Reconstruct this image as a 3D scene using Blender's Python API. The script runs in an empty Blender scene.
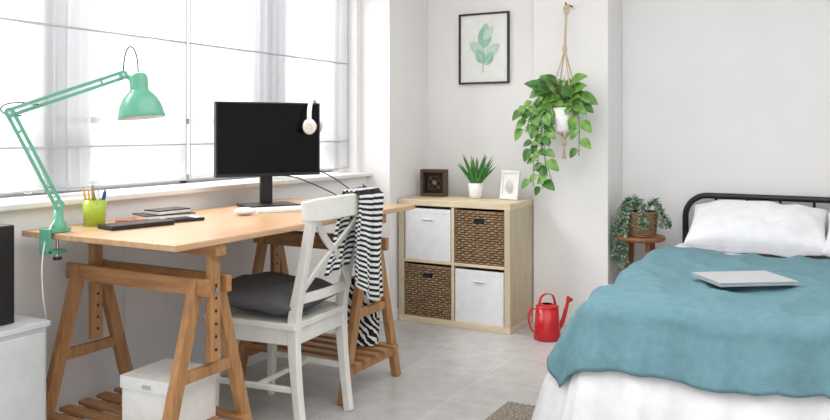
import bpy, math, random
from mathutils import Vector, Matrix, noise
random.seed(7)
V=Vector
H=1.23
# ---------------------------------------------------------------- materials
def mat(name,col,rough=0.5,metal=0.0,col2=None,nscale=20,bump=0.0,bscale=None,stretch=None,spec=None,emit=None,trans=0,alpha=None):
    m=bpy.data.materials.new(name); m.use_nodes=True
    nt=m.node_tree; b=nt.nodes['Principled BSDF']
    b.inputs['Base Color'].default_value=(*col,1); b.inputs['Roughness'].default_value=rough
    b.inputs['Metallic'].default_value=metal
    if spec is not None: b.inputs['Specular IOR Level'].default_value=spec
    if trans: b.inputs['Transmission Weight'].default_value=trans
    tc=nt.nodes.new('ShaderNodeTexCoord'); mp=nt.nodes.new('ShaderNodeMapping')
    nt.links.new(tc.outputs['Object'],mp.inputs['Vector'])
    if stretch: mp.inputs['Scale'].default_value=stretch
    if col2 is None: col2=tuple(c*0.93 for c in col)
    n=nt.nodes.new('ShaderNodeTexNoise'); n.inputs['Scale'].default_value=nscale; n.inputs['Detail'].default_value=4
    nt.links.new(mp.outputs[0],n.inputs['Vector'])
    r=nt.nodes.new('ShaderNodeValToRGB'); r.color_ramp.elements[0].position=.35; r.color_ramp.elements[1].position=.65
    r.color_ramp.elements[0].color=(*col2,1); r.color_ramp.elements[1].color=(*col,1)
    nt.links.new(n.outputs['Fac'],r.inputs['Fac']); nt.links.new(r.outputs[0],b.inputs['Base Color'])
    if bump:
        n2=nt.nodes.new('ShaderNodeTexNoise'); n2.inputs['Scale'].default_value=bscale or nscale; n2.inputs['Detail'].default_value=3
        nt.links.new(mp.outputs[0],n2.inputs['Vector'])
        bp=nt.nodes.new('ShaderNodeBump'); bp.inputs['Strength'].default_value=bump; bp.inputs['Distance'].default_value=0.01
        nt.links.new(n2.outputs['Fac'],bp.inputs['Height']); nt.links.new(bp.outputs[0],b.inputs['Normal'])
    return m
def s2l(*c):
    return tuple(((x/255)/12.92 if x/255<=.04045 else ((x/255+.055)/1.055)**2.4) for x in c)
M={}
M['wall']=mat('wall_paint',s2l(239,237,236),.85,col2=s2l(236,234,233),nscale=3,bump=.05,bscale=150)
M['ceil']=mat('ceiling_paint',s2l(240,240,240),.9)
M['trim']=mat('trim_white',s2l(238,236,232),.4)
M['wframe']=mat('window_frame_grey',s2l(150,152,154),.4)
M['bframe']=mat('blind_rail_white',s2l(225,225,225),.4)
M['hem']=mat('blind_hem',s2l(190,190,192),.8)
M['pine']=mat('pine_oiled',s2l(180,134,88),.45,col2=s2l(154,109,68),nscale=9,stretch=(1,6,6),bump=.05)
M['pineV']=mat('pine_oiled_v',s2l(182,136,90),.45,col2=s2l(156,110,68),nscale=9,stretch=(6,6,.7))
M['desk']=mat('desk_top_wood',s2l(204,168,132),.33,col2=s2l(186,148,110),nscale=7,stretch=(9,.7,3))
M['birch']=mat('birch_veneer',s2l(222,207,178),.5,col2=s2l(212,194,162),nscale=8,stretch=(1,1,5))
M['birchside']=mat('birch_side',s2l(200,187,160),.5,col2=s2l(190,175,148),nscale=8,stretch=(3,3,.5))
M['chairw']=mat('white_lacquer',s2l(230,229,222),.35)
M['black']=mat('black_plastic',s2l(26,26,28),.4)
M['screen']=mat('screen_glass',s2l(6,6,8),.25,spec=.2)
M['blackmetal']=mat('black_metal',s2l(24,24,26),.4)
M['grey']=mat('grey_cushion',s2l(100,100,103),.95,bump=.3,bscale=300)
M['white']=mat('white_plastic',s2l(238,238,236),.4)
M['boxw']=mat('white_box_fabric',s2l(230,230,232),.9,bump=.1,bscale=200)
M['paper']=mat('paper',s2l(240,240,236),.8)
M['mint']=mat('mint_enamel',s2l(102,172,144),.3,col2=s2l(96,166,138))
M['chrome']=mat('chrome',s2l(200,200,200),.25,metal=1)
M['lime']=mat('lime_glass',s2l(172,198,62),.2)
M['red']=mat('red_enamel',s2l(196,30,38),.3)
M['wick']=mat('wicker',s2l(162,134,104),.7,col2=s2l(124,98,70),nscale=60)
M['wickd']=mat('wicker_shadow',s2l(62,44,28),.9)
M['leaf']=mat('pothos_leaf',s2l(128,170,76),.4,col2=s2l(82,138,52),nscale=25)
M['leaf2']=mat('pothos_leaf_dark',s2l(78,128,54),.4,col2=s2l(46,98,38),nscale=25)
M['aloe']=mat('aloe_leaf',s2l(84,142,66),.4,col2=s2l(48,108,46),nscale=60)
M['sage']=mat('sage_leaf',s2l(150,172,146),.6,col2=s2l(112,138,116),nscale=40)
M['soil']=mat('soil',s2l(50,36,26),.95)
M['rope']=mat('cotton_rope',s2l(205,185,155),.9)
M['darkwood']=mat('dark_wood',s2l(95,70,48),.5,col2=s2l(70,50,34),stretch=(1,1,6))
M['stool']=mat('stool_wood',s2l(150,96,62),.4,col2=s2l(120,74,46),stretch=(1,6,1))
M['duvet']=mat('white_cotton',s2l(238,238,241),.9,bump=.25,bscale=14)
M['teal']=mat('teal_blanket',s2l(106,145,155),.95,col2=s2l(98,137,147),nscale=30,bump=.3,bscale=220)
M['alu']=mat('laptop_aluminium',s2l(200,202,204),.4,metal=.4)
M['cab']=mat('cabinet_grey',s2l(215,219,220),.5)
M['rug']=mat('rug_woven',s2l(170,160,145),.95,col2=s2l(110,100,88),nscale=90,bump=.6,bscale=150)
M['mattress']=mat('mattress',s2l(230,230,230),.9)
M['yellow']=mat('pencil_yellow',s2l(230,180,40),.5)
M['blue']=mat('pencil_blue',s2l(40,70,150),.5)
M['orange']=mat('orange_plastic',s2l(220,110,60),.5)
M['artgreen']=mat('art_green',s2l(165,205,185),.8,col2=s2l(140,190,168),nscale=12)
M['artgreen2']=mat('art_green_pale',s2l(200,222,210),.8,col2=s2l(186,212,198),nscale=12)
M['bulb']=mat('bulb_glass',s2l(240,238,230),.3)
M['skin']=mat('headphone_gold',s2l(222,208,190),.4)
M['navy']=mat('knit_navy',s2l(30,32,42),.95)
M['knitw']=mat('knit_white',s2l(232,232,230),.95)
# floor tile
def floor_mat():
    m=bpy.data.materials.new('floor_tile'); m.use_nodes=True; nt=m.node_tree; b=nt.nodes['Principled BSDF']
    tc=nt.nodes.new('ShaderNodeTexCoord'); br=nt.nodes.new('ShaderNodeTexBrick')
    br.offset=0; br.inputs['Scale'].default_value=1; br.inputs['Brick Width'].default_value=.4; br.inputs['Row Height'].default_value=.4
    br.inputs['Mortar Size'].default_value=.003; br.inputs['Mortar Smooth'].default_value=.4
    nt.links.new(tc.outputs['Object'],br.inputs['Vector'])
    n=nt.nodes.new('ShaderNodeTexNoise'); n.inputs['Scale'].default_value=9; n.inputs['Detail'].default_value=8; n.inputs['Roughness'].default_value=.7
    nt.links.new(tc.outputs['Object'],n.inputs['Vector'])
    r=nt.nodes.new('ShaderNodeValToRGB'); r.color_ramp.elements[0].position=.3; r.color_ramp.elements[1].position=.7
    r.color_ramp.elements[0].color=(*s2l(170,169,167),1); r.color_ramp.elements[1].color=(*s2l(198,197,195),1)
    nt.links.new(n.outputs['Fac'],r.inputs['Fac'])
    nt.links.new(r.outputs[0],br.inputs['Color1']); nt.links.new(r.outputs[0],br.inputs['Color2'])
    br.inputs['Mortar'].default_value=(*s2l(206,205,203),1)
    nt.links.new(br.outputs['Color'],b.inputs['Base Color']); b.inputs['Roughness'].default_value=.3
    return m
M['floor']=floor_mat()
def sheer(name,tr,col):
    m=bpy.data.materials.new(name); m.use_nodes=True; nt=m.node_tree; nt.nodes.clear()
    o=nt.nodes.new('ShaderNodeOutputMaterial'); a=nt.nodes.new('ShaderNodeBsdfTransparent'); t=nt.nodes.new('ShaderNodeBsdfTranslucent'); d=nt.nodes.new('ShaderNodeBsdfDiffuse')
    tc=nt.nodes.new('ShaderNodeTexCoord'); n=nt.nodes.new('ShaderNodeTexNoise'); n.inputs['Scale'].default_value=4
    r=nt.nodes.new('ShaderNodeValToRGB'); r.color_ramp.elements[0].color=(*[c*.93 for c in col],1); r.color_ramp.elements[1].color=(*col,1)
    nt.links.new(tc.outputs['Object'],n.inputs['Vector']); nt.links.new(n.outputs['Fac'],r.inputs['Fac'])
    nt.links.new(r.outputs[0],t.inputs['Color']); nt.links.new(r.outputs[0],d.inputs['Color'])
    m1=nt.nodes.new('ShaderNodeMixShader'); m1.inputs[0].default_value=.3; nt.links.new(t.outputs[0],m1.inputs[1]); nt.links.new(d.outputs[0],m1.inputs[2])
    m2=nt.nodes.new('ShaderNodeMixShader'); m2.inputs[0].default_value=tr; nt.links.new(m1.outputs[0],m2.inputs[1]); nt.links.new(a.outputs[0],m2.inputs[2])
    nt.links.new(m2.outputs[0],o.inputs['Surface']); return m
M['blind']=sheer('sheer_blind',.62,(.9,.9,.9))
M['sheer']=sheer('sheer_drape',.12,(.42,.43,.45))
def glassm():
    m=bpy.data.materials.new('window_glass'); m.use_nodes=True; nt=m.node_tree; nt.nodes.clear()
    o=nt.nodes.new('ShaderNodeOutputMaterial'); a=nt.nodes.new('ShaderNodeBsdfTransparent'); g=nt.nodes.new('ShaderNodeBsdfGlossy'); g.inputs['Roughness'].default_value=.02
    x=nt.nodes.new('ShaderNodeMixShader'); x.inputs[0].default_value=.06
    nt.links.new(a.outputs[0],x.inputs[1]); nt.links.new(g.outputs[0],x.inputs[2]); nt.links.new(x.outputs[0],o.inputs['Surface']); return m
M['glass']=glassm()
def stripes(name,scale,direction='Z',c1=(235,235,232),c2=(22,24,34),dist=0.0,th=.5,rot=(0,0,0)):
    m=bpy.data.materials.new(name); m.use_nodes=True; nt=m.node_tree; b=nt.nodes['Principled BSDF']; b.inputs['Roughness'].default_value=.95
    tc=nt.nodes.new('ShaderNodeTexCoord'); mp=nt.nodes.new('ShaderNodeMapping'); mp.inputs['Rotation'].default_value=rot
    w=nt.nodes.new('ShaderNodeTexWave'); w.bands_direction=direction; w.inputs['Scale'].default_value=scale; w.inputs['Distortion'].default_value=dist
    r=nt.nodes.new('ShaderNodeValToRGB'); r.color_ramp.interpolation='CONSTANT'
    r.color_ramp.elements[0].color=(*s2l(*c2),1); r.color_ramp.elements[1].color=(*s2l(*c1),1); r.color_ramp.elements[1].position=th
    nt.links.new(tc.outputs['Object'],mp.inputs[0]); nt.links.new(mp.outputs[0],w.inputs[0]); nt.links.new(w.outputs['Fac'],r.inputs[0]); nt.links.new(r.outputs[0],b.inputs['Base Color'])
    return m
M['pattern']=stripes('patterned_bag',14,'DIAGONAL',dist=9,th=.62)
# ---------------------------------------------------------------- mesh builder
class B:
    def __init__(s): s.v=[];s.f=[];s.m=[];s.s=[];s.mats=[]
    def mi(s,k):
        if k not in s.mats: s.mats.append(k)
        return s.mats.index(k)
    def add(s,vs,fs,k,smooth=False,T=None):
        o=len(s.v); i=s.mi(k)
        for p in vs:
            p=V(p); s.v.append(tuple(T@p) if T is not None else tuple(p))
        for f in fs: s.f.append([a+o for a in f]); s.m.append(i); s.s.append(smooth)
    def box(s,x0,x1,y0,y1,z0,z1,k,T=None):
        vs=[(x,y,z) for x in (x0,x1) for y in (y0,y1) for z in (z0,z1)]
        fs=[(0,1,3,2),(4,6,7,5),(0,4,5,1),(2,3,7,6),(0,2,6,4),(1,5,7,3)]
        s.add(vs,fs,k,False,T)
    def sweep(s,pts,side,w,t,k,T=None):
        pts=[V(p) for p in pts]; side=V(side).normalized(); vs=[]; n=len(pts)
        for i,p in enumerate(pts):
            d=(pts[min(i+1,n-1)]-pts[max(i-1,0)]).normalized()
            sd=(side-d*side.dot(d)).normalized(); up=d.cross(sd).normalized()
            ww=(w[i] if isinstance(w,(list,tuple)) else w)/2; tt=(t[i] if isinstance(t,(list,tuple)) else t)/2
            vs+=[p-sd*ww-up*tt,p+sd*ww-up*tt,p+sd*ww+up*tt,p-sd*ww+up*tt]
        fs=[(3,2,1,0)]
        for i in range(n-1):
            a=4*i
            for j in range(4): fs.append((a+j,a+(j+1)%4,a+4+(j+1)%4,a+4+j))
        a=4*(n-1); fs.append((a,a+1,a+2,a+3)); s.add(vs,fs,k,False,T)
    def tube(s,pts,r,k,seg=10,T=None,closed=False):
        pts=[V(p) for p in pts]; n=len(pts); vs=[]; prev=None
        for i,p in enumerate(pts):
            if closed: d=(pts[(i+1)%n]-pts[i-1]).normalized()
            else: d=(pts[min(i+1,n-1)]-pts[max(i-1,0)]).normalized()
            if prev is None: a=d.orthogonal().normalized()
            else:
                a=(prev-d*prev.dot(d)); a=a.normalized() if a.length>1e-6 else d.orthogonal().normalized()
            prev=a; b=d.cross(a)
            rr=r[i] if isinstance(r,(list,tuple)) else r
            for j in range(seg):
                an=2*math.pi*j/seg; vs.append(p+(a*math.cos(an)+b*math.sin(an))*rr)
        fs=[]
        for i in range(n if closed else n-1):
            for j in range(seg):
                a0=i*seg; b0=((i+1)%n)*seg; fs.append((a0+j,a0+(j+1)%seg,b0+(j+1)%seg,b0+j))
        s.add(vs,fs,k,True,T)
        if not closed:
            s.add(vs[:seg],[tuple(range(seg-1,-1,-1))],k,False,T); s.add(vs[-seg:],[tuple(range(seg))],k,False,T)
    def cyl(s,p0,p1,r,k,seg=20,r1=None,T=None): s.tube([p0,p1],[r,r if r1 is None else r1],k,seg,T)
    def lathe(s,prof,k,seg=32,T=None,smooth=True):
        vs=[];fs=[];n=len(prof)
        for r,z in prof:
            for j in range(seg):
                a=2*math.pi*j/seg; vs.append((r*math.cos(a),r*math.sin(a),z))
        for i in range(n-1):
            for j in range(seg): fs.append((i*seg+j,i*seg+(j+1)%seg,(i+1)*seg+(j+1)%seg,(i+1)*seg+j))
        s.add(vs,fs,k,smooth,T)
    def ball(s,c,rx,ry,rz,k,seg=16,T=None):
        n=seg//2+1; vs=[];fs=[]
        for i in range(n):
            t=math.pi*i/(n-1)
            for j in range(seg):
                a=2*math.pi*j/seg; vs.append((c[0]+rx*math.sin(t)*math.cos(a),c[1]+ry*math.sin(t)*math.sin(a),c[2]-rz*math.cos(t)))
        for i in range(n-1):
            for j in range(seg): fs.append((i*seg+j,i*seg+(j+1)%seg,(i+1)*seg+(j+1)%seg,(i+1)*seg+j))
        s.add(vs,fs,k,True,T)
    def grid(s,fn,nu,nv,k,T=None,smooth=True):
        vs=[fn(i/nu,j/nv) for i in range(nu+1) for j in range(nv+1)]
        fs=[(i*(nv+1)+j,(i+1)*(nv+1)+j,(i+1)*(nv+1)+j+1,i*(nv+1)+j+1) for i in range(nu) for j in range(nv)]
        s.add(vs,fs,k,smooth,T)
    def leaf(s,base,d,up,L,W,k,bend=.3,heart=True):
        d=V(d).normalized(); up=V(up); sd=d.cross(up)
        sd=sd.normalized() if sd.length>1e-4 else d.orthogonal().normalized(); nn=sd.cross(d).normalized(); base=V(base)
        def fn(u,v):
            w=(math.sin(math.pi*min(1,u**.62*1.0))**.8 if heart else (math.sin(math.pi*(u*.93+.07))**.7))*W/2
            x=(v-.5)*2
            return base+d*(L*(u-(.12*abs(x)*(1-u)**3 if heart else 0)))+sd*(w*x)+nn*(-bend*L*u*u+abs(x)*w*.3)
        s.grid(fn,7,4,k)
    def pillow(s,sx,sy,h,k,T,nz=.006,pinch=.06,seed=0,n=26,pw=.38):
        for sg in (1,-1):
            def fn(u,v):
                a=u*2-1;b=v*2-1
                a=math.sin(a*math.pi/2);b=math.sin(b*math.pi/2)
                x=sx/2*a*(1-pinch*(1-b*b)); y=sy/2*b*(1-pinch*(1-a*a))
                e=((1-a*a)*(1-b*b)); z=sg*h/2*max(e,0)**pw
                z+=nz*noise.noise(V((x*9+seed,y*9,sg)))*min(1,e*4)*2
                return V((x,y,z))
            if sg==1: s.grid(fn,n,n,k,T)
            else: s.grid(lambda u,v:fn(v,u),n,n,k,T)
    def obj(s,name,bevel=0,solid=0,subsurf=0,mats=None,weld=True):
        me=bpy.data.meshes.new(name); me.from_pydata(s.v,[],s.f); me.update()
        for k in s.mats: me.materials.append(M[k])
        for i,p in enumerate(me.polygons): p.material_index=s.m[i]; p.use_smooth=s.s[i]
        o=bpy.data.objects.new(name,me); bpy.context.scene.collection.objects.link(o)
        if solid:
            q=o.modifiers.new('solid','SOLIDIFY'); q.thickness=solid; q.offset=0
        if bevel:
            q=o.modifiers.new('bevel','BEVEL'); q.width=bevel; q.segments=2; q.limit_method='ANGLE'; q.angle_limit=math.radians(50)
        return o
def TR(x,y,z,rz=0,rx=0,ry=0): return Matrix.Translation((x,y,z))@Matrix.Rotation(rz,4,'Z')@Matrix.Rotation(ry,4,'Y')@Matrix.Rotation(rx,4,'X')
def frameT(o,xa,ya,za):
    m=Matrix((V(xa),V(ya),V(za))).transposed().to_4x4(); m.translation=V(o); return m
def bez(p0,p1,p2,p3,n=16):
    p0,p1,p2,p3=map(V,(p0,p1,p2,p3)); return [p0*(1-t)**3+p1*3*t*(1-t)**2+p2*3*t*t*(1-t)+p3*t**3 for t in [i/n for i in range(n+1)]]
def catmull(P,n=6):
    P=[V(p) for p in P]; Q=[P[0]*2-P[1]]+P+[P[-1]*2-P[-2]]; out=[]
    for i in range(1,len(Q)-2):
        for k in range(n):
            t=k/n; a,b,c,d=Q[i-1:i+3]
            out.append(.5*((2*b)+(c-a)*t+(2*a-5*b+4*c-d)*t*t+(3*b-a-3*c+d)*t**3))
    out.append(P[-1]); return out
# ---------------------------------------------------------------- room
XR=1.9; YB=4.84; YC=4.78; YA=5.115; CZ=2.75; Y0=-.6
b=B(); b.box(-3.1,XR+.1,Y0,YA+.1,-.1,0,'floor'); b.obj('floor')
b=B(); b.box(-3.1,XR+.1,Y0,YA+.1,CZ,CZ+.1,'ceil'); b.obj('ceiling')
b=B()
b.box(-3.1,-2.75,Y0,4.32,0,.93,'wall'); b.box(-3.1,-2.80,Y0,4.32,2.42,CZ,'wall'); b.box(-3.1,-2.80,Y0,.4,.93,2.42,'wall')
b.box(-3.1,-2.80,4.27,4.32,.93,2.42,'wall'); b.box(-3.1,-2.58,4.32,YA+.1,0,CZ,'wall'); b.obj('wall_left')
b=B()
b.box(-2.58,-1.78,YB,YA+.1,0,CZ,'wall'); b.box(-1.78,-1.297,YC,YA+.1,0,CZ,'wall'); b.box(-1.297,XR+.1,YA,YA+.1,0,CZ,'wall'); b.obj('wall_back',bevel=.004)
b=B(); b.box(XR,XR+.1,Y0,YA,0,CZ,'wall'); b.obj('wall_right')
b=B(); b.box(-2.75,-2.738,Y0,4.308,0,.07,'trim'); b.box(-2.75,-2.58,4.308,4.32,0,.07,'trim'); b.box(-2.58,-2.568,4.308,YB,0,.07,'trim'); b.obj('baseboard_left',bevel=.003)
b=B(); b.box(-2.568,-1.78,YB-.012,YB,0,.07,'trim'); b.box(-1.78,-1.285,YC-.012,YC,0,.07,'trim'); b.box(-1.297,-1.285,YC,YA,0,.07,'trim'); b.box(-1.285,XR,YA-.012,YA,0,.07,'trim'); b.obj('baseboard_back',bevel=.003)
b=B(); b.box(-3.0,-2.715,Y0,4.318,.93,.955,'trim'); b.obj('trim_1',bevel=.006)
# window
b=B()
x0,x1=-3.06,-3.0
b.box(x0,x1,.4,4.27,.955,1.0,'wframe'); b.box(x0,x1,.4,4.27,2.36,2.42,'wframe')
for y in (.4,1.45,2.17,2.93,3.55,4.21): b.box(x0,x1,y,y+.05,.955,2.42,'wframe')
b.box(x0+.01,x1-.01,.4,4.27,1.26,1.29,'wframe')
b.box(-3.035,-3.028,.4,4.27,.96,2.4,'glass'); b.obj('window_1',bevel=.004)
b=B()
XBl=-2.86
for (ya,yb) in ((.42,2.835),(2.86,4.262)):
    def fn(u,v,ya=ya,yb=yb):
        y=ya+(yb-ya)*u; z=.985+(2.42-.985)*v
        return V((XBl+.004*noise.noise(V((y*3,z*3,0)))+.004*math.sin(y*26+noise.noise(V((y,z,0)))*3),y,z))
    b.grid(fn,160,30,'blind')
    for z in (.985,1.16,1.66,2.16): b.box(XBl-.004,XBl+.006,ya,yb,z-.0035,z+.0035,'hem')
    for y in (ya,yb-.006): b.box(XBl-.003,XBl+.004,y,y+.005,.985,2.42,'hem')
b.box(XBl-.01,XBl+.02,.42,4.262,2.39,2.42,'bframe')
b.obj('sheer_roman_blind')
b=B()
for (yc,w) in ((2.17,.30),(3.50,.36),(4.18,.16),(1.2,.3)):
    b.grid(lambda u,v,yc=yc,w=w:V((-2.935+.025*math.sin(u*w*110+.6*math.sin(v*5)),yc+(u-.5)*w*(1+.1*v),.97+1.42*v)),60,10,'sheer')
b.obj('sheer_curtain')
# ---------------------------------------------------------------- desk
ZD=.855
b=B(); b.box(-2.705,-1.91,1.85,3.45,ZD-.022,ZD,'desk'); o=b.obj('desk_top',bevel=.003)
def trestle(yc,name):
    b=B(); xs=(-2.60,-1.99)
    for x in xs:
        for sg in (-1,1):
            b.sweep([(x,yc+sg*.045,.71),(x,yc+sg*.24,0)],(1,0,0),.032,.048,'pineV')
        xo=x+.032
        b.box(xo-.013,xo+.013,yc-.024,yc+.024,.42,ZD-.065,'pineV')
        for k in range(6): b.cyl((xo+.0125,yc,.46+k*.045),(xo+.0145,yc,.46+k*.045),.006,'black',10)
        b.box(x-.012,x+.012,yc-.13,yc+.13,.36,.40,'pineV')
        b.cyl((x-.03,yc,.67),(x+.052,yc,.67),.008,'chrome',10)
        b.box(x-.014,x+.014,yc-.215,yc+.215,.115,.155,'pineV')
    b.box(-2.66,-1.92,yc-.026,yc+.026,ZD-.065,ZD-.023,'pine')
    for sg in (-1,1): b.box(-2.66,-1.93,yc+sg*.052-.013,yc+sg*.052+.013,.655,.715,'pine')
    for k in range(5):
        y=yc-.17+k*.085; b.box(-2.64,-1.95,y-.024,y+.024,.156,.172,'pine')
    o=b.obj(name,bevel=.003); return o
trestle(2.07,'trestle'); trestle(3.16,'trestle.001')
# ---------------------------------------------------------------- chair
b=B()
def post(xb,yb,xt,yt):
    P=catmull([(xb+.04,yb,0),(xb+.012,yb,.22),(xb,yb,.45),(xb+.02+(xt-xb)*.2,yb+(yt-yb)*.4,.64),(xt,yt,.90)],5)
    b.sweep(P,(0,1,0),.034,[.036+.012*math.exp(-((p.z-.45)/.2)**2) for p in P],'chairw')
post(-1.935,2.50,-1.835,2.485); post(-1.965,2.875,-1.85,2.85)
fl=[(-2.31,2.455),(-2.345,2.87)]
for x,y in fl: b.sweep([(x-.01,y,0),(x,y,.43)],(0,1,0),[.028,.042],[.028,.042],'chairw')
def prism(poly,z0,z1,k):
    n=len(poly); vs=[(x,y,z0) for x,y in poly]+[(x,y,z1) for x,y in poly]
    b.add(vs,[tuple(range(n-1,-1,-1)),tuple(range(n,2*n))]+[(i,(i+1)%n,n+(i+1)%n,n+i) for i in range(n)],k)
prism([(-2.365,2.445),(-2.335,2.43),(-1.915,2.475),(-1.945,2.90),(-2.375,2.905),(-2.395,2.885)],.435,.462,'chairw')
def rail(p,q,z0,z1,t=.02): b.sweep([(*p,(z0+z1)/2),(*q,(z0+z1)/2)],(0,0,1),z1-z0,t,'chairw')
rail(fl[0],(-1.935,2.50),.37,.436); rail(fl[1],(-1.965,2.875),.37,.436); rail(fl[0],fl[1],.37,.436); rail((-1.935,2.50),(-1.965,2.875),.37,.436)
rail((-2.31,2.457),(-1.925,2.50),.18,.205,.018); rail((-2.345,2.87),(-1.955,2.875),.18,.205,.018)
rail((-2.11,2.478),(-2.14,2.873),.182,.203,.018)
Pt=catmull([(-1.838,2.43,.915),(-1.815,2.55,.918),(-1.812,2.67,.92),(-1.822,2.79,.918),(-1.853,2.895,.915)],5)
b.sweep(Pt,(0,0,1),[.075,.08,.085]+[.09]*(len(Pt)-6)+[.085,.08,.075],.024,'chairw')
Pl=catmull([(-1.915,2.50,.555),(-1.905,2.68,.555),(-1.935,2.87,.555)],5); b.sweep(Pl,(0,0,1),.04,.018,'chairw')
for (ya,yb_) in ((2.505,2.85),(2.86,2.50)):
    P=catmull([(-1.915,ya,.57),(-1.885,ya+(yb_-ya)*.30,.68),(-1.862,ya+(yb_-ya)*.70,.79),(-1.83,yb_,.885)],5)
    b.sweep(P,(0,1,.2),.032,.014,'chairw')
b.obj('dining_chair',bevel=.005)
b=B(); b.pillow(.46,.43,.125,'grey',TR(-2.18,2.665,.532,.08,0,.05),pinch=.05,nz=.010); b.obj('seat_cushion')
# striped cardigan draped over the far back corner
b=B()
def fn(u,v):
    L=u*.80-.36
    y=2.735+v*.19+.02*math.sin(u*5)
    f=.014*math.sin(v*16+u*3)+.008*math.sin(v*31)
    if L<-.03: return V((-1.880+f*.5,y-(abs(L)*.3),.962+L+.03+.03*v))
    if L<.03: return V((-1.842+L*1.1,y,.974))
    return V((-1.80+f+.0*L,y+.06*(L)+ .03*v,.965-(L-.03)*(1+.12*math.sin(v*3)+.25*(v-.5))))
b.grid(fn,74,30,'knitw')
iw=b.mi('knitw'); inv=b.mi('navy')
for i in range(len(b.f)): b.m[i]=inv if (i//30)%2==0 else iw
b.obj('striped_cardigan',solid=.006)
b=B(); Tb=TR(-2.13,3.265,.175,.15)
def fn(u,v):
    a=2*math.pi*u; w=.10*(1+.10*math.sin(v*math.pi)); dd=.06*(1-.55*v)
    sx=abs(math.cos(a))**.7*(1 if math.cos(a)>0 else -1); sy=abs(math.sin(a))**.7*(1 if math.sin(a)>0 else -1)
    return V((w*sx,dd*sy,.32*v+.004))
b.grid(fn,32,12,'pattern',Tb)
b.add([fn(i/32,0) for i in range(32)],[tuple(range(31,-1,-1))],'pattern',False,Tb)
for yy in (-.02,.02): b.tube(catmull([(-.06,yy,.31),(-.045,yy,.38),(0,yy,.42),(.045,yy,.38),(.06,yy,.31)],5),.006,'black',8,Tb)
b.obj('patterned_tote_bag')
b=B(); T=TR(-2.17,2.07,.1725,.06)
b.box(-.12,.12,-.11,.11,0,.155,'paper',T); b.box(-.125,.125,-.115,.115,.135,.18,'white',T); b.box(-.02,.02,-.1165,-.115,.145,.16,'alu',T)
b.obj('storage_box',bevel=.003)
# ---------------------------------------------------------------- monitor
w=V((.51,.863,0)).normalized(); n=V((.863,-.51,0)).normalized(); mc=V((-2.485,3.01,1.185))
T=frameT(mc,w,-n,(0,0,1))
b=B(); b.box(-.265,.265,-.012,.022,-.18,.18,'black',T); b.box(-.258,.258,-.0135,-.012,-.165,.173,'screen',T)
b.box(-.15,.15,.022,.045,-.12,.10,'black',T)
b.box(-.03,.03,.03,.05,-.315,-.02,'black',T)
b.box(-.13,.13,-.09,.10,-.328,-.316,'black',T)
b.obj('computer_monitor',bevel=.003)
b=B(); hc=mc+w*.232+V((0,0,.112)); mm=(n*.82-w*.57).normalized(); ws=V((0,0,1)).cross(mm).normalized()
R_=.085
P=[hc+mm*(R_*math.cos(a))+V((0,0,R_*math.sin(a))) for a in [math.pi*i/24 for i in range(25)]]
P=[P[0]+V((0,0,-.03))]+P+[P[-1]+V((0,0,-.03))]
b.sweep(P,ws,.022,.009,'white')
for sg in (1,-1):
    c=hc+mm*((R_-.006)*sg)+V((0,0,-.05))
    b.ball((0,0,0),.040,.034,.014,'white',20,frameT(c+mm*sg*.004,V((0,0,1)),ws*-1,mm))
    b.cyl(c+mm*sg*.014,c+mm*sg*.0195,.020,'skin',24)
    c2=c-mm*sg*.012; b.cyl(c2-mm*.010,c2+mm*.010,.032,'skin',24)
b.obj('headphones',bevel=.002)
b=B(); T=TR(-2.30,2.90,ZD+.001,math.atan2(.863,.51))
b.box(-.15,.15,-.058,.058,0,.012,'white',T)
for i in range(13):
    for j in range(4): b.box(-.143+i*.0222,-.124+i*.0222,-.05+j*.026,-.028+j*.026,.012,.015,'paper',T)
b.obj('keyboard',bevel=.001)
b=B(); b.ball((0,0,0),.05,.031,.017,'white',18,TR(-2.33,2.66,ZD+.018,.9)); b.obj('computer_mouse')
b=B(); z=ZD+.007
b.tube(catmull([(-2.56,3.08,1.0),(-2.50,3.22,.99),(-2.40,3.33,.93),(-2.33,3.38,z+.02),(-2.30,3.30,z),(-2.36,3.2,z)],6),.003,'black',8)
b.tube(catmull([(-2.55,3.05,1.02),(-2.44,3.30,1.03),(-2.3,3.42,.93),(-2.24,3.40,z+.002),(-2.3,3.33,z)],6),.003,'black',8)
b.obj('power_cable')
# tablet with keyboard cover, notebooks, calculator
b=B(); T=TR(-2.42,2.14,ZD+.001,1.36); b.box(-.13,.13,-.055,.055,0,.016,'black',T); b.box(-.122,.122,-.048,.048,.016,.0168,'screen',T); b.obj('tablet',bevel=.002)
b=B(); T=TR(-2.57,2.42,ZD+.001,1.2); b.box(-.11,.11,-.07,.07,0,.015,'paper',T); b.box(-.112,.112,-.072,.072,.015,.019,'black',T)
T=TR(-2.56,2.43,ZD+.021,1.45); b.box(-.08,.08,-.05,.05,0,.012,'paper',T); b.box(-.081,.081,-.051,.051,.012,.017,'black',T); b.obj('notebook_stack',bevel=.001)
b=B(); T=TR(-2.40,2.37,ZD+.001,1.3); b.box(-.07,.07,-.04,.04,0,.012,'black',T); b.box(.035,.06,-.032,.032,.012,.0135,'cab',T)
for i in range(5):
    for j in range(4): b.box(-.062+i*.018,-.049+i*.018,-.032+j*.0165,-.020+j*.0165,.012,.015,'blackmetal',T)
b.obj('calculator',bevel=.001)
b=B(); b.cyl((-2.60,2.19,ZD+.006),(-2.53,2.29,ZD+.006),.005,'orange',8); b.cyl((-2.53,2.29,ZD+.006),(-2.527,2.296,ZD+.006),.004,'black',8,.001); b.obj('marker_pen')
b=B(); T=TR(-2.60,2.09,ZD+.001)
b.lathe([(.0,0),(.040,0),(.044,.10),(.041,.10),(.037,.004),(0,.004)],'lime',28,T)
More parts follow.
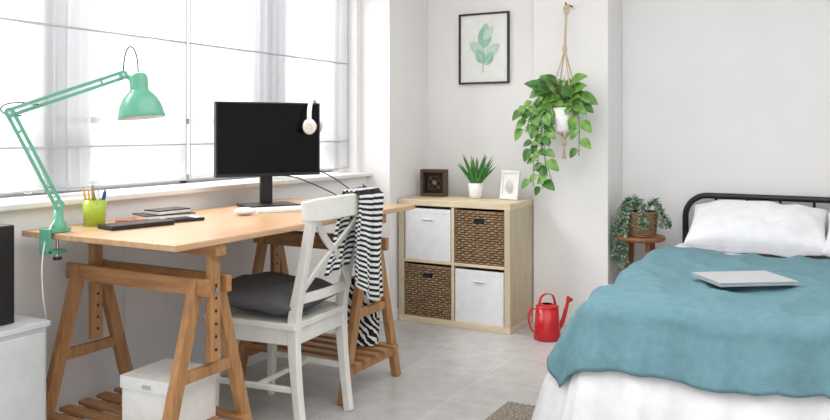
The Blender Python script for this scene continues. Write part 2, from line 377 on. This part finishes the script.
for i in range(9):
    a=i*2.4; c=V((.02*math.cos(a),.02*math.sin(a),.008)); e=V((.045*math.cos(a+.3),.045*math.sin(a+.3),.135+.025*random.random()))
    k=['blue','orange','yellow','black','red','white','black','yellow','blue'][i]
    b.tube([c,c.lerp(e,.9),e],[.0035,.0035,.001],k,8,T)
b.cyl((.0,.0,.1),(.01,-.02,.16),.006,'chrome',8,T=T)
b.obj('pencil_cup')
# ---------------------------------------------------------------- desk lamp
b=B(); L0=V((-2.54,1.885,ZD))
b.box(-2.565,-2.515,1.835,1.92,ZD+.002,ZD+.016,'mint'); b.box(-2.565,-2.515,1.825,1.838,ZD-.07,ZD+.016,'mint'); b.box(-2.565,-2.515,1.828,1.90,ZD-.075,ZD-.062,'mint')
b.cyl((-2.54,1.88,ZD-.095),(-2.54,1.88,ZD-.026),.006,'chrome',10); b.cyl((-2.54,1.88,ZD-.1),(-2.54,1.88,ZD-.09),.016,'black',14)
b.lathe([(.027,0),(.027,.02),(.018,.03),(.016,.075),(0,.075)],'mint',20,TR(*L0+V((0,0,.014))))
J0=L0+V((0,0,.10)); J1=V((-2.625,1.752,1.292)); J2=V((-2.39,2.05,1.437))
def plane_side(a,c): return (c-a).cross(V((0,0,1))).normalized()
s2=plane_side(J1,J2)
for J,ss,r in ((J0,plane_side(J0,J1),.020),(J1,s2,.018),(J2,s2,.016)): b.cyl(J-ss*.014,J+ss*.014,r,'mint',18); b.cyl(J-ss*.017,J+ss*.017,.006,'chrome',10)
def arm(a,c):
    d=(c-a).normalized(); ss=plane_side(a,c); up=ss.cross(d).normalized()
    for o_ in (-1,1): b.sweep([a+up*o_*.0105,c+up*o_*.0105],ss,.009,.012,'mint')
    q=[a+d*(.03+.10*t/60)+ss*.011+up*.0+(ss*math.cos(t*1.2)+up*math.sin(t*1.2))*.005 for t in range(61)]
    b.tube(q,.0011,'chrome',5)
    for t in (.2,.8):
        m_=a.lerp(c,t); b.sweep([m_-up*.016,m_+up*.016],ss,.012,.008,'mint')
arm(J0,J1); arm(J1,J2)
SC=V((-2.325,2.08,1.278))
ax=V((-.10,-.02,1)).normalized(); ST=frameT(SC,(V((0,1,0)).cross(ax)).normalized(),ax.cross(V((0,1,0)).cross(ax).normalized()),ax)
b.lathe([(.085,-.002),(.086,.004),(.083,.014),(.075,.045),(.062,.072),(.044,.092),(.035,.100),(.033,.108),(.034,.150),(.030,.160),(.018,.168),(.0,.170)],'mint',40,ST)
b.lathe([(.084,-.002),(.080,.012),(.072,.043),(.059,.070),(.042,.089),(.0,.096)],'paper',40,ST)
b.ball((0,0,.045),.026,.026,.035,'bulb',16,ST)
top=ST@V((0,0,.13)); b.sweep([J2,J2.lerp(top,.6),top],s2,.014,.016,'mint'); b.ball(J2.lerp(top,.85),.014,.014,.014,'mint',12)
b.tube(bez(J2+V((0,0,.005)),J2+V((-.02,.02,.16)),ST@V((.02,0,.28)),ST@V((0,0,.165))),.0025,'black',8)
b.tube(bez(J1+V((.02,.03,-.01)),J1+V((-.06,-.03,-.02)),J1+V((-.05,-.04,.06)),J1+V((.06,.07,.03))),.0025,'black',8)
b.tube(bez(J0+V((0,0,-.04)),V((-2.53,1.81,.86)),V((-2.53,1.80,.75)),V((-2.56,1.84,.60)),12)+bez((-2.56,1.84,.60),(-2.6,1.9,.45),(-2.7,1.9,.4),(-2.72,1.95,.1),12)[1:],.003,'white',8)
b.obj('desk_lamp')
b=B(); b.box(-2.50,-2.30,2.205,2.235,.795,.829,'white'); b.cyl((-2.30,2.22,.81),(-2.27,2.225,.805),.012,'black',12); b.tube(bez((-2.50,2.22,.81),(-2.6,2.23,.80),(-2.68,2.3,.6),(-2.72,2.35,.2)),.004,'white',8); b.obj('power_strip',bevel=.004)
# ---------------------------------------------------------------- left cabinet with speaker
b=B(); b.box(-2.735,-2.49,1.15,1.80,.03,.535,'cab'); b.box(-2.735,-2.48,1.14,1.81,.535,.555,'cab')
b.box(-2.489,-2.478,1.17,1.468,.05,.52,'cab'); b.box(-2.489,-2.478,1.475,1.785,.05,.52,'cab')
for y in (1.2,1.76): b.box(-2.72,-2.69,y-.02,y+.02,0,.03,'cab'); b.box(-2.53,-2.50,y-.02,y+.02,0,.03,'cab')
b.obj('storage_cabinet',bevel=.003)
b=B(); b.box(-2.725,-2.55,1.44,1.72,.557,.90,'black')
for z,r in ((.66,.065),(.81,.035)):
    b.lathe([(r,0),(r*.95,.006),(r*.8,.001),(r*.3,-.004+.006),(0,.006)],'blackmetal',24,frameT((-2.5495,1.58,z),(0,1,0),(0,0,1),(1,0,0)))
b.obj('loudspeaker',bevel=.005)
# ---------------------------------------------------------------- cube shelf
SX0,SX1,SY0,SY1,SZ=-2.56,-1.785,4.40,4.79,.785
b=B(); t=.038
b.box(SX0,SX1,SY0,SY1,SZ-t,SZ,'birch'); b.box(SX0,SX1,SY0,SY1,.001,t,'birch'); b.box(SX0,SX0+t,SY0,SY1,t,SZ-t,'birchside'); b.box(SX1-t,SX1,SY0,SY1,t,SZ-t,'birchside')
xm=(SX0+SX1)/2; zm=SZ/2
b.box(xm-.009,xm+.009,SY0+.004,SY1,t,SZ-t,'birch'); b.box(SX0+t,xm-.009,SY0+.004,SY1,zm-.009,zm+.009,'birch'); b.box(xm+.009,SX1-t,SY0+.004,SY1,zm-.009,zm+.009,'birch')
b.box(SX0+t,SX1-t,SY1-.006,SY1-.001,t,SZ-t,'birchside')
b.obj('cube_shelf',bevel=.002)
cells=[(SX0+t,xm-.009),(xm+.009,SX1-t)]; rows=[(t,zm-.009),(zm+.009,SZ-t)]
def fabric_box(cx,cz,name):
    b=B(); x0,x1=cx[0]+.008,cx[1]-.008; z0,z1=cz[0]+.001,cz[1]-.018; y0,y1=SY0+.008,SY1-.03
    b.box(x0,x1,y0,y0+.008,z0,z1,'boxw'); b.box(x0,x1,y1-.008,y1,z0,z1,'boxw'); b.box(x0,x0+.008,y0+.008,y1-.008,z0,z1,'boxw'); b.box(x1-.008,x1,y0+.008,y1-.008,z0,z1,'boxw'); b.box(x0+.008,x1-.008,y0+.008,y1-.008,z0,z0+.008,'boxw')
    xc=(x0+x1)/2
    b.tube([(xc-.035,y0-.001,z1-.07),(xc-.03,y0-.007,z1-.068),(xc+.03,y0-.007,z1-.068),(xc+.035,y0-.001,z1-.07)],.004,'boxw',8)
    b.box(x0+.004,x1-.004,y0-.0015,y0,z1-.03,z1-.027,'cab')
    b.obj(name,bevel=.003)
fabric_box(cells[0],rows[1],'fabric_storage_box'); fabric_box(cells[1],rows[0],'fabric_storage_box.001')
def basket(cx,cz,name):
    b=B(); x0,x1=cx[0]+.010,cx[1]-.010; z0,z1=cz[0]+.001,cz[1]-.022; y0,y1=SY0+.012,SY1-.04
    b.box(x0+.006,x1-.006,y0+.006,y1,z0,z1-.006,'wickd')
    nr=22; dz=(z1-z0)/nr; ns=13; sp=(x1-x0)/ns
    xc=(x0+x1)/2
    for i in range(ns+1): b.cyl((x0+sp*i,y0+.003,z0),(x0+sp*i,y0+.003,z1),.0035,'wick',6)
    for r in range(nr):
        z=z0+dz*(r+.5); P=[]
        N=ns*4
        for q in range(N+1):
            x=x0+(x1-x0)*q/N; P.append(V((x,y0+.003+.0065*math.cos(math.pi*(q/4)+math.pi*r),z)))
        if r in (nr-4,nr-5):
            P1=[p for p in P if p.x<xc-.035]; P2=[p for p in P if p.x>xc+.035]; b.tube(P1,dz*.40,'wick',6); b.tube(P2,dz*.40,'wick',6); b.box(xc-.035,xc+.035,y0-.001,y0+.005,z-dz*.5,z+dz*.5,'black')
        else: b.tube(P,dz*.42,'wick',6)
        b.tube([(x1-.002,y0+.003,z),(x1-.002,y1,z)],dz*.42,'wick',6)
    b.tube([(x0,y0+.003,z1),(x1,y0+.003,z1),(x1-.002,y1,z1),(x0,y1,z1)],.008,'wick',8,closed=True)
    b.obj(name)
basket(cells[1],rows[1],'wicker_basket'); basket(cells[0],rows[0],'wicker_basket.001')
b=B(); T=TR(-2.445,4.68,SZ+.001,.12)
for (a,c,d,e) in ((-.09,.09,0,.02),(-.09,.09,.16,.18)): b.box(a,c,-.03,.03,d,e,'darkwood',T)
for a in (-.09,.07): b.box(a,a+.02,-.03,.03,.02,.16,'darkwood',T)
b.box(-.07,.07,.018,.024,.02,.16,'black',T)
for cx,cz,r in ((0,.09,.045),(-.03,.06,.018),(.035,.12,.018)):
    b.tube([(cx+r*math.cos(a),.005,cz+r*math.sin(a)) for a in [2*math.pi*i/20 for i in range(20)]],.004,'darkwood',6,T,closed=True)
b.cyl((0,0,.09),(0,.015,.09),.014,'wick',14,T=T)
b.cyl((-.04,.002,.13),(.04,.002,.05),.003,'wick',6,T=T)
b.obj('wooden_gear_clock',bevel=.002)
b=B(); T=TR(-2.13,4.66,SZ+.001)
b.lathe([(0,0),(.038,0),(.043,.02),(.052,.10),(.048,.10),(.044,.085),(0,.085)],'white',28,T); b.lathe([(.045,.086),(0,.09)],'soil',20,T)
for i in range(22):
    a=i*2.4; tilt=.15+.75*(i/22); L=.19-.05*(i/22)+.03*random.random()
    d=V((math.cos(a)*tilt,math.sin(a)*tilt*.6,1)); c=T@V((.015*math.cos(a),.015*math.sin(a),.088))
    dn=d.normalized(); P=[c+dn*L*t*1.0+V((math.cos(a),math.sin(a),0))*.02*t*t for t in (0,.25,.5,.75,1)]
    b.tube(P,[.010,.011,.009,.006,.001],'aloe',7)
b.obj('potted_aloe')
b=B(); T=TR(-1.90,4.66,SZ+.003,-.15,-.18)
b.box(-.065,.065,-.008,.008,0,.018,'white',T); b.box(-.065,.065,-.008,.008,.167,.185,'white',T); b.box(-.065,-.05,-.008,.008,.018,.167,'white',T); b.box(.05,.065,-.008,.008,.018,.167,'white',T)
b.box(-.05,.05,-.002,.004,.018,.167,'paper',T)
b.leaf(T@V((-.005,-.004,.05)),(0.1,-.02,1),(0,-1,0),.08,.045,'cab',.0); b.leaf(T@V((.01,-.004,.04)),(-.3,-.02,1),(0,-1,0),.05,.03,'alu',.0)
b.sweep([T@V((0,.008,.13)),T@V((0,.075,.012))],(1,0,0),.03,.003,'white')
b.obj('photo_frame',bevel=.001)
# art on the wall
b=B(); ax0,ax1,az0,az1=-2.33,-1.965,1.54,2.015; y=YB-.022; ft=.012
b.box(ax0,ax1,y,YB-.001,az0,az0+ft,'black'); b.box(ax0,ax1,y,YB-.001,az1-ft,az1,'black'); b.box(ax0,ax0+ft,y,YB-.001,az0+ft,az1-ft,'black'); b.box(ax1-ft,ax1,y,YB-.001,az0+ft,az1-ft,'black')
b.box(ax0+ft,ax1-ft,y+.010,YB-.002,az0+ft,az1-ft,'paper')
yy=y+.0085
cx,cz=(ax0+ax1)/2,(az0+az1)/2
lay=[0]
def fl_leaf(ox,oz,L,W,ang,k):
    lay[0]+=1; yl=yy-.0004*lay[0]; n_=14; d=V((math.sin(ang),0,math.cos(ang))); s_=V((d.z,0,-d.x)); o_=V((cx+ox,yl,cz+oz)); L_=[];R_=[]
    for i in range(n_+1):
        u=i/n_; w_=W/2*math.sin(math.pi*u**.8)**.8; L_.append(o_+d*L*u+s_*w_); R_.append(o_+d*L*u-s_*w_)
    vs=L_+R_; b.add(vs,[(i,i+1,n_+1+i+1,n_+1+i) for i in range(n_)],k)
    b.sweep([o_+V((0,-.0003,0)),o_+d*L*.92+V((0,-.0003,0))],(0,1,0),.0005,.002,'paper')
fl_leaf(.0,.0,.17,.10,.1,'artgreen'); fl_leaf(-.01,-.03,.12,.075,-.9,'artgreen2'); fl_leaf(.01,-.05,.13,.07,.95,'artgreen2'); fl_leaf(.0,-.10,.11,.07,-.5,'artgreen'); fl_leaf(.01,-.11,.10,.06,.6,'artgreen'); fl_leaf(0,.06,.11,.06,.7,'artgreen2')
b.sweep([(cx-.005,yy-.004,cz-.16),(cx,yy-.004,cz+.03)],(0,1,0),.0005,.003,'mint')
b.obj('framed_leaf_print')
# ---------------------------------------------------------------- hanging pothos
b=B(); PX,PY=-1.515,4.60; PZ=1.215
T=TR(PX,PY,PZ); b.lathe([(0,0),(.045,0),(.052,.02),(.078,.15),(.073,.15),(.068,.13),(0,.13)],'white',28,T); b.lathe([(.069,.131),(0,.136)],'soil',20,T)
hook=V((PX-.005,4.66,2.0))
b.tube(catmull([(PX-.005,YC-.001,2.0),(PX-.005,4.70,2.0),(PX-.005,4.66,1.985),(PX-.005,4.645,2.01)],5),.005,'blackmetal',8); b.cyl((PX-.005,YC-.006,2.0),(PX-.005,YC-.0005,2.0),.018,'white',16)
kn=V((PX,4.61,1.72)); 
b.tube([hook,hook.lerp(kn,.5),kn],.008,'rope',8); b.ball(hook+V((0,0,-.015)),.018,.018,.02,'rope',12); b.ball(kn,.015,.015,.035,'rope',12)
b.tube([hook+V((.018*math.cos(a),0,-.03+.03*math.sin(a))) for a in [2*math.pi*i/14 for i in range(14)]],.004,'rope',6,closed=True)
for i in range(4):
    a=math.pi/4+i*math.pi/2; ca,sa=math.cos(a),math.sin(a)
    b.tube(catmull([kn,(PX+.07*ca,PY+.07*sa,PZ+.27),(PX+.083*ca,PY+.083*sa,PZ+.15),(PX+.060*ca,PY+.060*sa,PZ+.03),(PX+.02*ca,PY+.02*sa,PZ-.02),(PX,PY,PZ-.05)],5),.0045,'rope',7)
b.ball((PX,PY,PZ-.06),.014,.014,.025,'rope',12)
for i in range(7): a=i*.9; b.tube([(PX,PY,PZ-.07),(PX+.012*math.cos(a),PY+.012*math.sin(a),PZ-.16)],.0025,'rope',5)
R=random.Random(3)
def pleaf(p,out,L,k):
    d=V((out.x,out.y,out.z)); b.leaf(p,d,V((-d.x*.3,-.8,.7)),L,L*.78,k,.25)
for i in range(36):
    a=R.uniform(0,2*math.pi); rr=R.uniform(.03,.13)
    p=V((PX+rr*math.cos(a)-.02,PY+min(rr*math.sin(a)*.7,.07),PZ+.20+R.uniform(-.02,.11)))
    b.tube(catmull([(PX+.02*math.cos(a),PY+.02*math.sin(a),PZ+.12),((PX+p.x)/2,(PY+p.y)/2,p.z+.02),p],4),.0022,'leaf',5)
    pleaf(p,V((math.cos(a),math.sin(a)*.5-.2,R.uniform(-.5,.5))),R.uniform(.075,.12),'leaf' if R.random()<.6 else 'leaf2')
stems=[[(0,0,.12),(-.10,-.03,.20),(-.20,-.03,.10),(-.24,-.02,.0)],[(0,0,.12),(-.10,-.03,.16),(-.16,-.04,-.02),(-.15,-.04,-.20),(-.12,-.04,-.34)],[(0,0,.12),(-.08,-.04,.17),(-.11,-.05,-.0),(-.10,-.05,-.22)],[(0,0,.12),(.08,-.04,.17),(.105,-.04,.05),(.10,-.03,-.14)],[(0,0,.12),(-.08,-.04,.22),(-.20,-.05,.16),(-.25,-.05,.10)],[(0,0,.12),(-.07,-.03,.19),(-.17,-.04,-.05),(-.18,-.05,-.33)],[(0,0,.12),(.06,-.04,.24),(.11,-.02,.22),(.13,-.02,.12)],[(0,0,.12),(-.09,-.03,.18),(-.13,-.04,.05),(-.13,-.04,-.10)],[(0,0,.12),(-.08,-.05,.17),(-.12,-.06,-.05),(-.06,-.05,-.30)]]
for st in stems:
    P=catmull([(PX+x,PY+y,PZ+z) for x,y,z in st],7); b.tube(P,.0028,'leaf',6)
    for i in range(6,len(P),2):
        sg=1 if (i//2)%2 else -1; p=P[i]; q=p+V((sg*.02+R.uniform(-.01,.01),-.015,R.uniform(-.01,.02)))
        b.tube([p,q],.002,'leaf',5); pleaf(q,V((sg*.6+R.uniform(-.3,.3),R.uniform(-.4,0),-.7+R.uniform(-.2,.4))),R.uniform(.055,.09),'leaf' if R.random()<.65 else 'leaf2')
b.obj('hanging_pothos')
# ---------------------------------------------------------------- watering can
b=B(); T=TR(-1.56,4.42,.001,.95)
b.lathe([(0,0),(.078,0),(.08,.004),(.066,.19),(.064,.19),(.075,.01),(0,.008)],'red',36,T)
b.lathe([(.066,.185),(.069,.19),(.066,.196),(.05,.203),(.03,.206)],'red',36,T)
b.tube(catmull([(.072,0,.04),(.11,0,.09),(.135,0,.16),(.15,0,.21)],5),[.014]*6+[.012]*5+[.010]*5,'red',12,T)
b.cyl((.148,0,.205),(.165,0,.225),.012,'red',16,.022,T=T)
b.sweep(catmull([(-.066,0,.17),(-.11,0,.19),(-.13,0,.13),(-.105,0,.06),(-.074,0,.04)],5),(0,1,0),.018,.005,'red',T)
b.sweep(catmull([(-.06,0,.195),(-.04,0,.25),(0,0,.265),(.04,0,.25),(.06,0,.195)],5),(0,1,0),.018,.005,'red',T)
b.obj('watering_can')
# ---------------------------------------------------------------- bed
XL,XRt,YF,YH=-.86,.50,3.05,5.03; ZT=.535
b=B()
b.box(XL+.02,XRt-.02,YF+.03,YH-.01,.30,ZT-.03,'mattress'); b.box(XL+.03,XRt-.03,YF+.04,YH-.01,.24,.298,'blackmetal')
for x in (XL+.06,XRt-.06):
    for y in (YF+.08,YH-.1): b.cyl((x,y,.011 if (x<.2 and y<3.29) else 0),(x,y,.24),.018,'blackmetal',12)
hz=.83; hx0,hx1=-.89,.53; hy=5.06; r=.13
P=[(hx0,hy,0),(hx0,hy,hz-r)]+[(hx0+r-r*math.cos(a),hy,hz-r+r*math.sin(a)) for a in [math.pi/2*i/8 for i in range(1,9)]]+[(hx1-r+r*math.sin(a),hy,hz-r+r*math.cos(a)) for a in [math.pi/2*i/8 for i in range(0,9)]]+[(hx1,hy,0)]
b.tube(P,.018,'blackmetal',12)
b.cyl((hx0,hy,.60),(hx1,hy,.60),.012,'blackmetal',10)
for i in range(1,8): x=hx0+(hx1-hx0)*i/8; b.cyl((x,hy,.60),(x,hy,hz-.01),.008,'blackmetal',8)
b.obj('bed_frame')
def ridg(p): return (1-abs(noise.noise(p)))**3
def topz(x,y,amp): 
    return amp*(noise.noise(V((x*3,y*3,0)))*1.2+ridg(V((x*4.5+2,y*2.5,5)))*1.1)
def drape(cx,cy,rad,off,flare,amp,left=XL,right=XRt,foot=YF,foldA=.05):
    bx=min(max(cx,left),right); by=max(cy,foot); ox=cx-bx; oy=cy-by; q=math.hypot(ox,oy)
    z=ZT+off+topz(bx,by,amp)
    if q<1e-6: return V((cx,cy,z))
    s=min(1,max(0,(4.5-by)/.9)); s=s*s*(3-2*s); flare=flare*s+.01; foldA=foldA*(.25+.75*s)
    nx,ny=ox/q,oy/q; qa=rad*math.pi/2
    if q<qa: lat=rad*math.sin(q/rad); dn=rad*(1-math.cos(q/rad))
    else: lat=rad+(q-qa)*math.sin(flare); dn=rad+(q-qa)*math.cos(flare)
    P=V((bx+nx*.3,by+ny*.3,0)); f=noise.noise(P*5.5)+.6*noise.noise(P*11)
    lat+=foldA*(.6+f)*min(1,dn/.3)
    return V((bx+nx*lat,by+ny*lat,max(z-dn,.016)))
b=B()
def fn(u,v):
    cx=XL-.50+(XRt-XL+1.0)*u; cy=YF-.52+(YH-.0-YF+.52)*v
    return drape(cx,cy,.055,.0,.29,.024,foldA=.075)
b.grid(fn,150,140,'duvet'); b.obj('duvet',solid=.006)
b=B()
def fn(u,v):
    cx=XL-.29+(XRt-XL+.60)*u+.03*noise.noise(V((v*3,0,1))); cy=YF-.275+(1.46+.275)*v+.03*noise.noise(V((u*5,0,7)))-.05*(u)
    p=drape(cx,cy,.078,.018,.29,.024,foldA=.075)
    p.z+=.004+.014*ridg(V((cx*2.0+cy*1.3,cy*5,3))) 
    return p
b.grid(fn,150,130,'teal'); b.obj('throw_blanket',solid=.006)
b=B(); b.pillow(.72,.46,.20,'duvet',TR(-.46,4.79,.680,.03,.38),nz=.014,pinch=.05,seed=3,pw=.33); b.obj('bed_pillow')
b=B(); b.pillow(.66,.46,.19,'duvet',TR(.21,4.77,.675,-.03,.36),nz=.014,pinch=.05,seed=9,pw=.33); b.obj('bed_pillow.001')
b=B(); T=TR(-.395,3.585,ZT+.058,.62,.0)
b.box(-.17,.17,-.125,.125,0,.009,'alu',T); b.box(-.17,.17,-.125,.125,.010,.016,'alu',T); b.box(-.165,.165,-.12,.12,.009,.010,'black',T); b.obj('laptop',bevel=.002)
b=B(); b.box(-1.345,.2,1.75,3.29,.001,.010,'rug')
for i in range(60): x=-1.335+i*.026; b.cyl((x,3.285,.005),(x+.004,3.31,.003),.003,'rug',5)
b.obj('rug')
# ---------------------------------------------------------------- stool with trailing plant
b=B(); T=TR(-1.125,4.87,0); zt=.585
b.lathe([(0,zt-.028),(.14,zt-.028),(.15,zt-.02),(.15,zt-.006),(.144,zt),(0,zt)],'stool',32,T)
for i in range(4):
    a=math.pi/4+i*math.pi/2; b.cyl((.085*math.cos(a),.085*math.sin(a),zt-.028),(.135*math.cos(a),.135*math.sin(a),0),.015,'stool',12,.012,T=T)
for z,rr in ((.22,.117),(.38,.102)):
    for i in range(4):
        a=math.pi/4+i*math.pi/2; c=a+math.pi/2; b.cyl((rr*math.cos(a),rr*math.sin(a),z),(rr*math.cos(c),rr*math.sin(c),z),.009,'stool',10,T=T)
b.obj('wooden_stool')
b=B(); T=TR(-1.105,4.85,zt+.001)
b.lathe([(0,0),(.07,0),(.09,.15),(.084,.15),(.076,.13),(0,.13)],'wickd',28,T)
for k in range(14):
    z=.006+k*.0108; rr=.072+.02*z/.15
    b.tube([((rr+.003*math.cos(i*math.pi+k*math.pi))*math.cos(2*math.pi*i/36),(rr+.003*math.cos(i*math.pi+k*math.pi))*math.sin(2*math.pi*i/36),z) for i in range(36)],.0052,'wick',6,T,closed=True)
R=random.Random(11)
for s_ in range(30):
    a=R.uniform(2.2,4.3) if s_<20 else R.uniform(0,6.28); L=R.uniform(.18,.36) if s_<20 else .06
    ca,sa=math.cos(a),math.sin(a); sy=sa*.75
    rr=.105+R.random()*.04
    P=catmull([(0.02*ca,0.02*sa,.13),(.075*ca,.08*sy,.19+R.random()*.04),(rr*ca,rr*sy,.15),((rr+.04)*ca,(rr+.03)*sy,.12-L*.5),((rr+.03)*ca,(rr+.02)*sy,.12-L)],5)
    P=[T@p for p in P]; P=[p for p in P if p.y<5.08]
    if len(P)<3: continue
    b.tube(P,.0018,'sage',5)
    for p in P[3:]:
        for _ in range(3):
            d=V((R.uniform(-1,1),R.uniform(-1,.6),R.uniform(-.6,.8))); b.leaf(p,d,V((0,-.3,1)),R.uniform(.018,.03),R.uniform(.012,.018),'sage',.1,False)
b.obj('trailing_potted_plant')
# ---------------------------------------------------------------- camera, light
cam=bpy.data.cameras.new('camera'); co=bpy.data.objects.new('camera',cam); bpy.context.scene.collection.objects.link(co)
co.location=(0,0,H); co.rotation_euler=(math.pi/2,0,math.atan(435/785)); cam.sensor_width=36; cam.lens=785/830*36; cam.shift_y=-80/830; cam.clip_start=.05
bpy.context.scene.camera=co
wd=bpy.data.worlds.new('world'); bpy.context.scene.world=wd; wd.use_nodes=True; bg=wd.node_tree.nodes['Background']; bg.inputs[0].default_value=(.97,.98,1,1); bg.inputs[1].default_value=1.35
def area(name,loc,target,sx,sy,p,col=(1,1,1)):
    l=bpy.data.lights.new(name,'AREA'); l.shape='RECTANGLE'; l.size=sx; l.size_y=sy; l.energy=p; l.color=col
    o=bpy.data.objects.new(name,l); bpy.context.scene.collection.objects.link(o); o.location=loc
    d=V(target)-V(loc); o.rotation_euler=d.to_track_quat('-Z','Y').to_euler(); return o
area('window_daylight',(-5.0,2.3,3.9),(-2.8,2.5,1.5),4.4,1.8,760,(1,.99,.97))
area('ceiling_fill',(-.5,2.2,CZ-.03),(-.5,2.2,0),2.6,3.2,62,(1,.99,.98))  # added fill panel under the ceiling, brightens the room; not a real fixture
try:
    bpy.context.scene.view_settings.view_transform='Standard'
except Exception as e: print(e)
